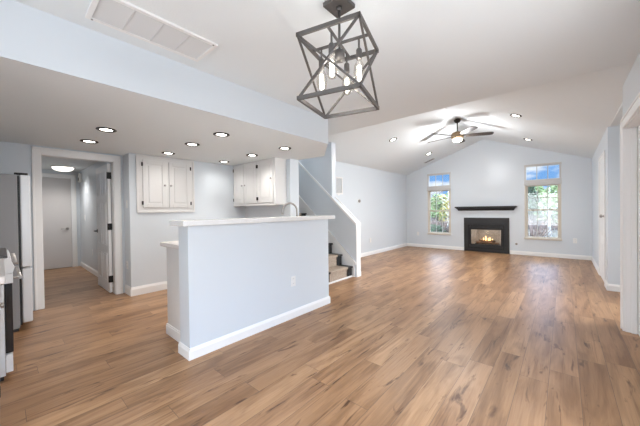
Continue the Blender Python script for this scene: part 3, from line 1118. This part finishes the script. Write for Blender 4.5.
lamp('fire_glow', 'POINT', (.12, -.02, .55), 2.2, (1.0, .84, .68), parent=t, shadow_soft_size=.06)

t = thing('mantel_shelf', 'black crown-moulded mantel shelf on the wall above the fireplace', 'shelf', (XF, 1.67, 1.17))
bm = bmesh.new()
prof = [(0.0, 1.165, .055), (.022, 1.165, .055), (.03, 1.185, .05), (.06, 1.205, .04), (.095, 1.228, .022), (.11, 1.235, .01), (.11, 1.245, .008)]
Y0, Y1 = .935, 2.41
rings = []
for d, z, ins in prof:
    rings.append([bm.verts.new(p) for p in ((XF - .001, Y0 + ins, z), (XF - d - .001, Y0 + ins, z), (XF - d - .001, Y1 - ins, z), (XF - .001, Y1 - ins, z))])
for q, s in zip(rings, rings[1:]):
    for k in range(4):
        bm.faces.new((q[k], q[(k + 1) % 4], s[(k + 1) % 4], s[k]))
bm.faces.new(list(reversed(rings[0])))
bm.faces.new(rings[-1])
bmesh.ops.remove_doubles(bm, verts=list(bm.verts), dist=1e-5)
obj('crown_moulding', bm, M_BLACK, t)
obj('shelf_board', B(XF - .135, XF - .001, Y0 - .012, Y1 + .012, 1.245, 1.282, bevel=.004), M_BLACK, t)


# ------------------------------------------------------------------ wall plates
def plate(kind, loc, n, label, w_=.072, h=.116, holes=2):
    """outlet / switch plate at loc on a wall whose normal is n"""
    cat = 'outlet' if kind == 'wall_outlet' else 'switch'
    t = thing(kind, label, cat, loc, math.atan2(n[1], n[0]))
    obj('cover_plate', B(0.0005, .006, -w_ / 2, w_ / 2, -h / 2, h / 2, bevel=.0015), M_PLATE, t, world=False)
    if kind == 'wall_outlet':
        for z in (-.026, .026):
            bm = bmesh.new()
            cyl(bm, (.005, 0, z), (.0085, 0, z), .017, n=16)
            s = obj('socket', bm, M_PLATE, t, world=False)
            bm = bmesh.new()
            for y in (-.006, .006):
                box(bm, .0084, .0092, y - .0015, y + .0015, z - .002, z + .007)
            obj('slot', bm, M_SLOT, s, world=False)
    else:
        bm = bmesh.new()
        box(bm, .005, .010, -.016, .016, -.033, .033, .002)
        obj('rocker', bm, M_PLATE, t, world=False)
    return t


plate('wall_outlet', (2.198, YS, .42), (0, -1), 'white outlet on the peninsula half wall')
plate('light_switch', (1.25, 4.93, 1.36), (-1, 0), 'white switch on the narrow return beside the hallway doorway')
plate('wall_outlet', (1.25, 4.96, .44), (-1, 0), 'white outlet low on the narrow return beside the hallway doorway')
plate('light_switch', (HX1, 7.95, 1.13), (-1, 0), 'white switch deep in the hallway by the closed door')
plate('wall_outlet', (HX1, 7.25, .43), (-1, 0), 'white outlet low on the hallway right wall')
plate('wall_outlet', (XF, 3.577, .43), (-1, 0), 'white outlet low on far wall, left of the left window')
plate('wall_outlet', (XF, -.197, .43), (-1, 0), 'white outlet low on far wall, right of the right window')
plate('wall_outlet', (6.60, YL, .40), (0, -1), 'white outlet low on left living room wall below thermostat')
plate('wall_outlet', (6.05, YR, .36), (0, 1), 'white outlet low on right wall before the closet door')
plate('light_switch', (5.20, YL, 1.63), (0, -1), 'small white switch on left wall at stair cap')
t = thing('gas_valve', 'small round brass gas key valve low on wall, right of fireplace', 'valve', (XF, .942, .276))
bm = bmesh.new()
cyl(bm, (-.001, 0, 0), (-.008, 0, 0), .03, n=20)
obj('escutcheon', bm, M_NICKEL, t, world=False)
bm = bmesh.new()
cyl(bm, (-.008, 0, 0), (-.018, 0, 0), .012, n=14)
obj('key_socket', bm, M_DARK, t, world=False)
# thermostat
t = thing('thermostat', 'round grey thermostat on the left living room wall', 'thermostat', (6.06, YL, 1.455))
bm = bmesh.new()
box(bm, -.06, .06, -.008, -.0005, -.045, .045, .003)
obj('back_plate', bm, M_PLATE, t, world=False)
bm = bmesh.new()
cyl(bm, (0.0, -.008, 0), (0.0, -.032, 0), .040, .036, 24)
obj('dial', bm, M_NICKEL, t, world=False)
# louvred return on left wall
t = thing('wall_vent', 'tall white louvred vent on the left wall above the stair cap', 'vent', (5.20, YL, 1.80))
bm = bmesh.new()
sheet(bm, [(-.15, -.20), (.15, -.20), (.15, .20), (-.15, .20)], [[(-.12, -.17), (.12, -.17), (.12, .17), (-.12, .17)]], 'y', -.012, -.0005)
obj('frame', bm, M_PLATE, t, world=False)
bm = bmesh.new()
for k in range(12):
    z = -.157 + k * .0285
    q = [bm.verts.new(p) for p in ((-.12, -.010, z - .010), (.12, -.010, z - .010), (.12, -.002, z + .010), (-.12, -.002, z + .010))]
    bm.faces.new(q)
bmesh.ops.solidify(bm, geom=list(bm.faces), thickness=.0015)
obj('louvres', bm, M_PLATE, t, world=False)
# chime box in the hallway
t = thing('door_chime', 'small white chime box high on the hallway wall', 'chime', (HX1, 8.30, 2.04))
obj('cover', B(-.05, -.0005, -.07, .07, -.10, .10, bevel=.008), M_PLATE, t, world=False)
obj('grille', B(-.053, -.049, -.045, .045, -.07, .0), M_SLOT, t, world=False)

# ------------------------------------------------------------------ ceiling vents
t = thing('return_grille', 'large white four-section return air grille in the flat ceiling', 'vent', (.705, 2.03, ZC))
gx0, gx1, gy0, gy1 = .36, 1.055, 1.88, 2.20
bm = S([(gx0, gy0), (gx1, gy0), (gx1, gy1), (gx0, gy1)], [[(gx0 + .025, gy0 + .025), (gx1 - .025, gy0 + .025), (gx1 - .025, gy1 - .025), (gx0 + .025, gy1 - .025)]], 'z', ZC - .014, ZC - .0005)
obj('frame', bm, M_PLATE, t)
bm = bmesh.new()
for k in range(4):
    x0 = gx0 + .025 + k * (gx1 - gx0 - .05) / 4
    x1 = x0 + (gx1 - gx0 - .05) / 4
    if k:
        obj('divider', B(x0 - .003, x0 + .003, gy0 + .02, gy1 - .02, ZC - .011, ZC - .004), M_LOUVRE, t)
bm.free()
bm = bmesh.new()
for k in range(26):
    y = gy0 + .028 + k * (gy1 - gy0 - .056) / 25
    q = [bm.verts.new(p) for p in ((gx0 + .024, y - .006, ZC - .002), (gx1 - .024, y - .006, ZC - .002), (gx1 - .024, y + .005, ZC - .010), (gx0 + .024, y + .005, ZC - .010))]
    bm.faces.new(q)
obj('louvres', bm, M_LOUVRE, t, recalc=False)
for x, y in ((gx0 + .03, gy1 - .012), (gx1 - .03, gy0 + .012)):
    bm = bmesh.new()
    cyl(bm, (x, y, ZC - .014), (x, y, ZC - .017), .006, n=10)
    obj('screw', bm, M_SLOT, t)

# supply register on the left slope
ang = math.atan2(RZ - EL, YL - RY)
t = thing('ceiling_register', 'small slotted register on the left ceiling slope near far wall', 'vent', (8.52, 3.05, zl(3.05)))
t.rotation_euler = (-ang, 0, 0)
obj('frame', B(-.07, .07, -.16, .16, -.008, -.0005, bevel=.002), M_MUNTIN, t, world=False)
bm = bmesh.new()
for k in range(5):
    x = -.044 + k * .022
    box(bm, x - .004, x + .004, -.13, .13, -.011, -.0075)
obj('slot', bm, M_SLOT, t, world=False)


# ------------------------------------------------------------------ recessed lights
def make_can(power):
    t = thing('recessed_light', '', 'ceiling light', (0, 0, 0))
    bm = lathe(bmesh.new(), [(.088, -.0006), (.090, -.006), (.078, -.012), (.060, -.010), (.056, -.004), (.056, -.0006)], 28, closed=True)
    obj('trim_ring', bm, M_DARK, t, world=False)
    bm = lathe(bmesh.new(), [(0, -.0075), (.050, -.0065), (.0575, -.003), (.0575, -.001), (0, -.001)], 28)
    obj('lens', bm, M_LENS, t, world=False)
    lamp('lamp', 'SPOT', (0, 0, -.016), power, WARM, parent=t, spot_size=math.radians(150), spot_blend=1.0, shadow_soft_size=.045)
    return t


K = 'recessed lights in the dropped kitchen ceiling'
cans = [(.745, 3.61, 'dark-rimmed recessed light nearest the left edge, above the range front'),
        (.725, 4.345, 'recessed light just in front of the hallway doorway casing'),
        (1.665, 2.925, 'recessed light in the middle of kitchen ceiling, close to its front edge'),
        (1.645, 3.615, 'recessed light above the recessed cabinet, second back from soffit edge'),
        (1.650, 4.41, 'recessed light closest to the recessed white cabinet'),
        (2.630, 2.935, 'recessed light nearest the right tip of the dropped ceiling'),
        (2.600, 3.665, 'recessed light in front of the single-door upper cabinet'),
        (2.595, 4.485, 'small recessed light deepest in the corner, by the two-door upper cabinet')]
proto = make_can(CAN_POWER)
for i, (x, y, lab) in enumerate(cans):
    if i == 0:
        proto.location = (x, y, ZS)
        proto['label'] = lab
        proto['group'] = K
    else:
        d = dup(proto, (x, y, ZS), None, lab, K)
        if y > 4.4:   # the lamps beside the wall are dimmer
            for ch in d.children:
                if ch.type == 'LIGHT':
                    ch.data = ch.data.copy()
                    ch.data.energy *= 0.5
angR = math.atan2(RZ - 2.385, RY - YR)
proto2 = make_can(LIVING_CAN_POWER)
V = 'recessed lights in the vaulted ceiling'
for i, (x, y, lab) in enumerate([(5.70, 2.82, 'recessed light on the left ceiling slope, nearer the stairs'),
                                 (7.85, 2.82, 'recessed light on the left ceiling slope, near the left window'),
                                 (5.70, .60, 'recessed light on the right ceiling slope, nearer the camera'),
                                 (7.78, .60, 'recessed light on the right ceiling slope, near the right window')]):
    rot = (-ang if y > RY else angR, 0, 0)
    if i == 0:
        proto2.location = (x, y, zl(y, x))
        proto2.rotation_euler = rot
        proto2['label'] = lab
        proto2['group'] = V
    else:
        d = dup(proto2, (x, y, zl(y, x)), rot, lab, V)
        if x > 7:   # the pair beside the fireplace wall is dimmer
            for ch in d.children:
                if ch.type == 'LIGHT':
                    ch.data = ch.data.copy()
                    ch.data.energy *= 0.3

# hallway dome lamp
t = thing('dome_lamp', 'lit white dome lamp on the hallway ceiling', 'ceiling light', (.86, 7.75, 2.2))
bm = lathe(bmesh.new(), [(0, -.0005), (.175, -.0005), (.18, -.02), (.165, -.025), (0, -.025)], 32)
obj('base', bm, M_NICKEL, t, world=False)
bm = lathe(bmesh.new(), [(.172, -.022), (.165, -.05), (.13, -.082), (.07, -.10), (0, -.105)], 32)
obj('shade', bm, M_OPAL, t, world=False)
lamp('lamp', 'SPOT', (0, 0, -.125), 40, WARM, parent=t, spot_size=math.radians(160), spot_blend=1.0, shadow_soft_size=.1)

# ------------------------------------------------------------------ chandelier
CX, CY, CR, CP, CT, CBZ = 1.3216, .9862, .2533, -.5215, 2.207, 1.856
t = thing('pendant_lantern', 'open geometric metal lantern with four bulbs over the dining area', 'pendant light', (CX, CY, ZC))
bm = B(CX - .068, CX + .068, CY - .068, CY + .068, ZC - .026, ZC - .0005, bevel=.004)
obj('canopy', bm, M_GREYMETAL, t)
bm = bmesh.new()
cyl(bm, (CX, CY, ZC - .05), (CX, CY, ZC - .026), .014, .018, 14)
cyl(bm, (CX, CY, 2.13), (CX, CY, ZC - .026), .0075, n=12)
obj('stem', bm, M_GREYMETAL, t)


def cp(k, z, r=CR):
    a = CP + k * PI / 2
    return Vector((CX + r * math.cos(a), CY + r * math.sin(a), z))


for nm, z in (('top_frame', CT), ('bottom_frame', CBZ)):
    bm = bmesh.new()
    for k in range(4):
        p, q = cp(k, z), cp(k + 1, z)
        d = (q - p).normalized() * .0065
        bar(bm, p - d, q + d, .013, .022)
    obj(nm, bm, M_GREYMETAL, t)
for k in range(4):
    bm = bar(bmesh.new(), cp(k, CT), cp(k + 1, CBZ), .011)
    obj('strut', bm, M_GREYMETAL, t)
    bm = bar(bmesh.new(), cp(k + 1, CT), cp(k, CBZ), .011)
    obj('strut', bm, M_GREYMETAL, t)
HZ = 2.135
bm = bmesh.new()
for k in range(2):
    a0 = cp(k, HZ, CR / math.sqrt(2))
    ang_ = CP + PI / 4 + k * PI / 2
    d = Vector((math.cos(ang_), math.sin(ang_), 0))
    c0 = Vector((CX, CY, CT))
    bar(bm, c0 - d * CR * .707, c0 + d * CR * .707, .010, .014)
lathe(bm, [(0, .03), (.03, .025), (.03, -.03), (0, -.035)], 18, (CX, CY, HZ))
obj('cross_bar', bm, M_GREYMETAL, t)
for k in range(4):
    a = CP + PI / 4 + k * PI / 2
    p = Vector((CX + .118 * math.cos(a), CY + .118 * math.sin(a), .018))
    bm = bmesh.new()
    cyl(bm, p + Vector((0, 0, 2.125)), p + Vector((0, 0, CT - .018)), .006, n=10)
    lathe(bm, [(0, 2.128), (.010, 2.128), (.017, 2.118), (.017, 2.07), (.015, 2.066), (0, 2.066)], 16, p)
    obj('socket', bm, M_GREYMETAL, t)
    bm = lathe(bmesh.new(), [(.012, 2.068), (.015, 2.055), (.028, 2.03), (.032, 2.0), (.031, 1.962), (.022, 1.938), (0, 1.928)], 18, p)
    bo = obj('bulb', bm, M_BULB, t)
    bm = bmesh.new()
    for j in range(4):
        aa = PI / 4 + j * PI / 2
        q = p + Vector((.009 * math.cos(aa), .009 * math.sin(aa), 0))
        cyl(bm, q + Vector((0, 0, 1.965)), q + Vector((0, 0, 2.03)), .0030, n=6)
    obj('filament', bm, M_FILAMENT, bo)
    lamp('lamp', 'POINT', (p.x - CX, p.y - CY, 2.01 - ZC), 1.6, WARM, parent=t, shadow_soft_size=.012)

# ------------------------------------------------------------------ ceiling fan
FX, FYc = 6.50, 1.72
t = thing('ceiling_fan', 'five-bladed dark ceiling fan with light hanging from the ridge', 'ceiling fan', (FX, FYc, RZ - .01))
bm = lathe(bmesh.new(), [(0, .0), (.072, .0), (.07, -.03), (.05, -.065), (.022, -.08), (0, -.08)], 24)
obj('canopy', bm, M_DARK, t, world=False)
bm = cyl(bmesh.new(), (0, 0, -.07), (0, 0, -.27), .013, n=12)
obj('downrod', bm, M_DARK, t, world=False)
bm = lathe(bmesh.new(), [(0, -.26), (.03, -.26), (.06, -.275), (.115, -.30), (.125, -.33), (.125, -.39), (.105, -.42), (0, -.42)], 28)
mo = obj('motor_housing', bm, M_BRONZE, t, world=False)
bm = lathe(bmesh.new(), [(0, -.421), (.095, -.421), (.098, -.435), (.085, -.462), (.05, -.480), (0, -.486)], 28)
obj('light_bowl', bm, M_FANLIGHT, t, world=False)
for k in range(5):
    a = math.radians(-66 + 72 * k)
    mt = Matrix.Rotation(a, 4, 'Z') @ Matrix.Translation((0, 0, -.36)) @ Matrix.Rotation(math.radians(-13), 4, 'X')
    bm = bmesh.new()
    b2 = bmesh.new()
    outl = [(.17, -.045), (.30, -.062), (.52, -.068), (.64, -.066), (.675, -.05), (.685, 0.0), (.675, .05), (.64, .066), (.52, .066), (.30, .058), (.17, .04)]
    sheet(b2, outl, [], 'z', -.004, .004)
    merge(bm, b2, mt)
    bl = obj('blade', bm, M_BLADE, t, world=False)
    bm = bmesh.new()
    b2 = B(.10, .23, -.018, .018, .004, .011)
    merge(bm, b2, mt)
    obj('blade_arm', bm, M_DARK, bl, world=False)
lamp('lamp', 'POINT', (0, 0, -.60), 36, (.98, .985, 1.0), parent=t, shadow_soft_size=.11)


# ------------------------------------------------------------------ outdoors
struct('ground', S([(9.1, -40), (90, -40), (90, 60), (9.1, 60)], [], 'z', -.55, -.45), M_GRASS, 'lawn with dry leaves seen through the windows', 'ground')


def leaves(bm, centre, rad, n, size, flat=1.0, cone=False):
    c = Vector(centre)
    for _ in range(n):
        while True:
            p = Vector((rnd.uniform(-1, 1), rnd.uniform(-1, 1), rnd.uniform(-1, 1)))
            if .2 < p.length < 1:
                break
        if cone:
            k = (1 - (p.z + 1) / 2) * 1.0 + .05
            p.x *= k
            p.y *= k
        p = c + Vector((p.x * rad[0], p.y * rad[1], p.z * rad[2]))
        u = Vector((rnd.gauss(0, 1), rnd.gauss(0, 1), rnd.gauss(0, 1))).normalized()
        v_ = u.orthogonal().normalized()
        s = size * rnd.uniform(.6, 1.3)
        q = [bm.verts.new(p + u * s * a + v_ * s * .55 * b) for a, b in ((-1, 0), (0, -1), (1, 0), (0, 1))]
        bm.faces.new(q)


def tree(name, x, y, h, cr, m, bark, label, cat='tree', cone=False, n=1300, z0=-.45, size=.16, group=None, bare=False):
    t = thing(name, label, cat, (x, y, z0), 0, group)
    bm = bmesh.new()
    pts = [(0, 0, 0), (rnd.uniform(-.05, .05), rnd.uniform(-.05, .05), h * .35), (rnd.uniform(-.12, .12), rnd.uniform(-.1, .1), h * .72), (0, 0, h * .95)]
    r = .028 * h
    tube(bm, pts, [r, r * .8, r * .5, r * .15], 8)
    for k in range(9):
        a = rnd.uniform(0, 2 * PI)
        zz = h * rnd.uniform(.35, .8)
        ln = cr * rnd.uniform(.6, .95)
        tube(bm, [(0, 0, zz), (ln * .5 * math.cos(a), ln * .5 * math.sin(a), zz + ln * .3), (ln * math.cos(a), ln * math.sin(a), zz + ln * .55)], [r * .4, r * .28, r * .1], 6)
    obj('trunk', bm, bark, t, world=False)
    bm = bmesh.new()
    if cone:
        leaves(bm, (0, 0, h * .55), (cr, cr, h * .46), n, size, cone=True)
    else:
        for k in range(7):
            a = rnd.uniform(0, 2 * PI)
            q = rnd.uniform(.1, .55) * cr
            leaves(bm, (q * math.cos(a), q * math.sin(a), h * rnd.uniform(.38, .78)), (cr * .6, cr * .6, h * .2), n // 7, size)
    obj('foliage', bm, m, t, world=False, recalc=False)
    return t


TG = 'trees beyond the windows'
# far belt of trees
for x, y, h, cr, m, cone, lab in [
        (44, 11.0, 4.7, 2.0, M_LEAF_PALE, False, 'pale green tree far off, seen left in the left window'),
        (48, 15.6, 5.0, 2.2, M_LEAF_GOLD, False, 'golden green tree far off at the left edge of left window'),
        (38, 7.6, 4.1, 1.7, M_LEAF_GOLD, False, 'golden tree far off at the right edge of the left window'),
        (52, 8.6, 5.2, 2.2, M_LEAF_BLUE, False, 'tall blue-green tree behind the golden one of the left window'),
        (48, 4.6, 4.8, 1.9, M_LEAF_BLUE, False, 'blue-green tree far behind the fireplace wall'),
        (40, 2.9, 4.3, 1.3, M_LEAF_BLUE, True, 'blue-green conifer seen at the left of the right window'),
        (45, .6, 4.9, 1.7, M_LEAF_PALE, False, 'pale tree filling the upper sash of the right window'),
        (53, 3.4, 5.4, 1.9, M_LEAF_PALE, False, 'tall pale tree behind the conifer of the right window'),
        (40, -1.6, 4.3, 1.4, M_LEAF_BLUE, False, 'blue-green round tree at the right edge of right window'),
        (52, -1.2, 5.2, 2.0, M_LEAF_GOLD, False, 'golden tree far behind the round tree of right window')]:
    tree('leafy_tree' if not cone else 'conifer', x, y, h, cr, m, M_BARK, lab, cone=cone, size=.42, n=2600, group=TG)
# nearer
tree('birch_tree', 19.5, 5.75, 3.0, .8, M_LEAF_GOLD, M_BIRCH, 'white-trunked birch close behind the left window', n=420, size=.10, group=TG)
tree('birch_tree', 21.0, .62, 3.0, .8, M_LEAF_PALE, M_BIRCH, 'white-trunked birch close behind the right window', n=260, size=.10, group=TG)
tree('leafy_tree', 24, 7.9, 3.2, 1.1, M_LEAF_PALE, M_BARK, 'short pale tree behind the birch of the left window', n=900, size=.13, group=TG)


def shrub(x, y, h, r, m, label, twigs=True, n=260, leaf=None):
    t = thing('shrub', label, 'shrub', (x, y, -.45), 0, 'shrubs outside the windows')
    bm = bmesh.new()
    for k in range(n):
        a = rnd.uniform(0, 2 * PI)
        q = r * math.sqrt(rnd.random())
        z = h * rnd.uniform(.5, 1)
        tube(bm, [(q * .2 * math.cos(a), q * .2 * math.sin(a), 0), (q * .7 * math.cos(a), q * .7 * math.sin(a), z * .6), (q * math.cos(a) * 1.1, q * math.sin(a) * 1.1, z)], [.016, .012, .006], 4)
    obj('stems', bm, m, t, world=False)
    if leaf:
        bm = bmesh.new()
        leaves(bm, (0, 0, h * .55), (r, r, h * .5), 700, .07)
        obj('foliage', bm, leaf, t, world=False, recalc=False)
    return t


shrub(15.5, 1.05, 1.25, .8, M_TWIG, 'bare russet shrub low at the left of the right window', n=110)
shrub(17.6, -.35, 1.15, .8, M_TWIG, 'bare russet shrub low at the right of the right window', n=110)
shrub(12.4, 4.25, .95, .55, M_TWIG, 'dark green shrub at the bottom of the left window', n=60, leaf=M_LEAF_DARK)
shrub(17.0, 5.4, 1.2, .8, M_TWIG, 'bare russet shrub behind the dark green shrub', n=100)
t = thing('board_fence', 'pale board fence low beyond the shrubs outside the windows', 'fence', (26, 4, -.45))
bm = bmesh.new()
for k in range(70):
    y = -7 + k * .32
    box(bm, -.01, .01, y, y + .27, 0.05, 1.15)
obj('boards', bm, M_FENCE, t, world=False)
bm = bmesh.new()
for z in (.25, .95):
    box(bm, .01, .05, -7, 15.4, z, z + .08)
obj('rail', bm, M_FENCE, t, world=False)
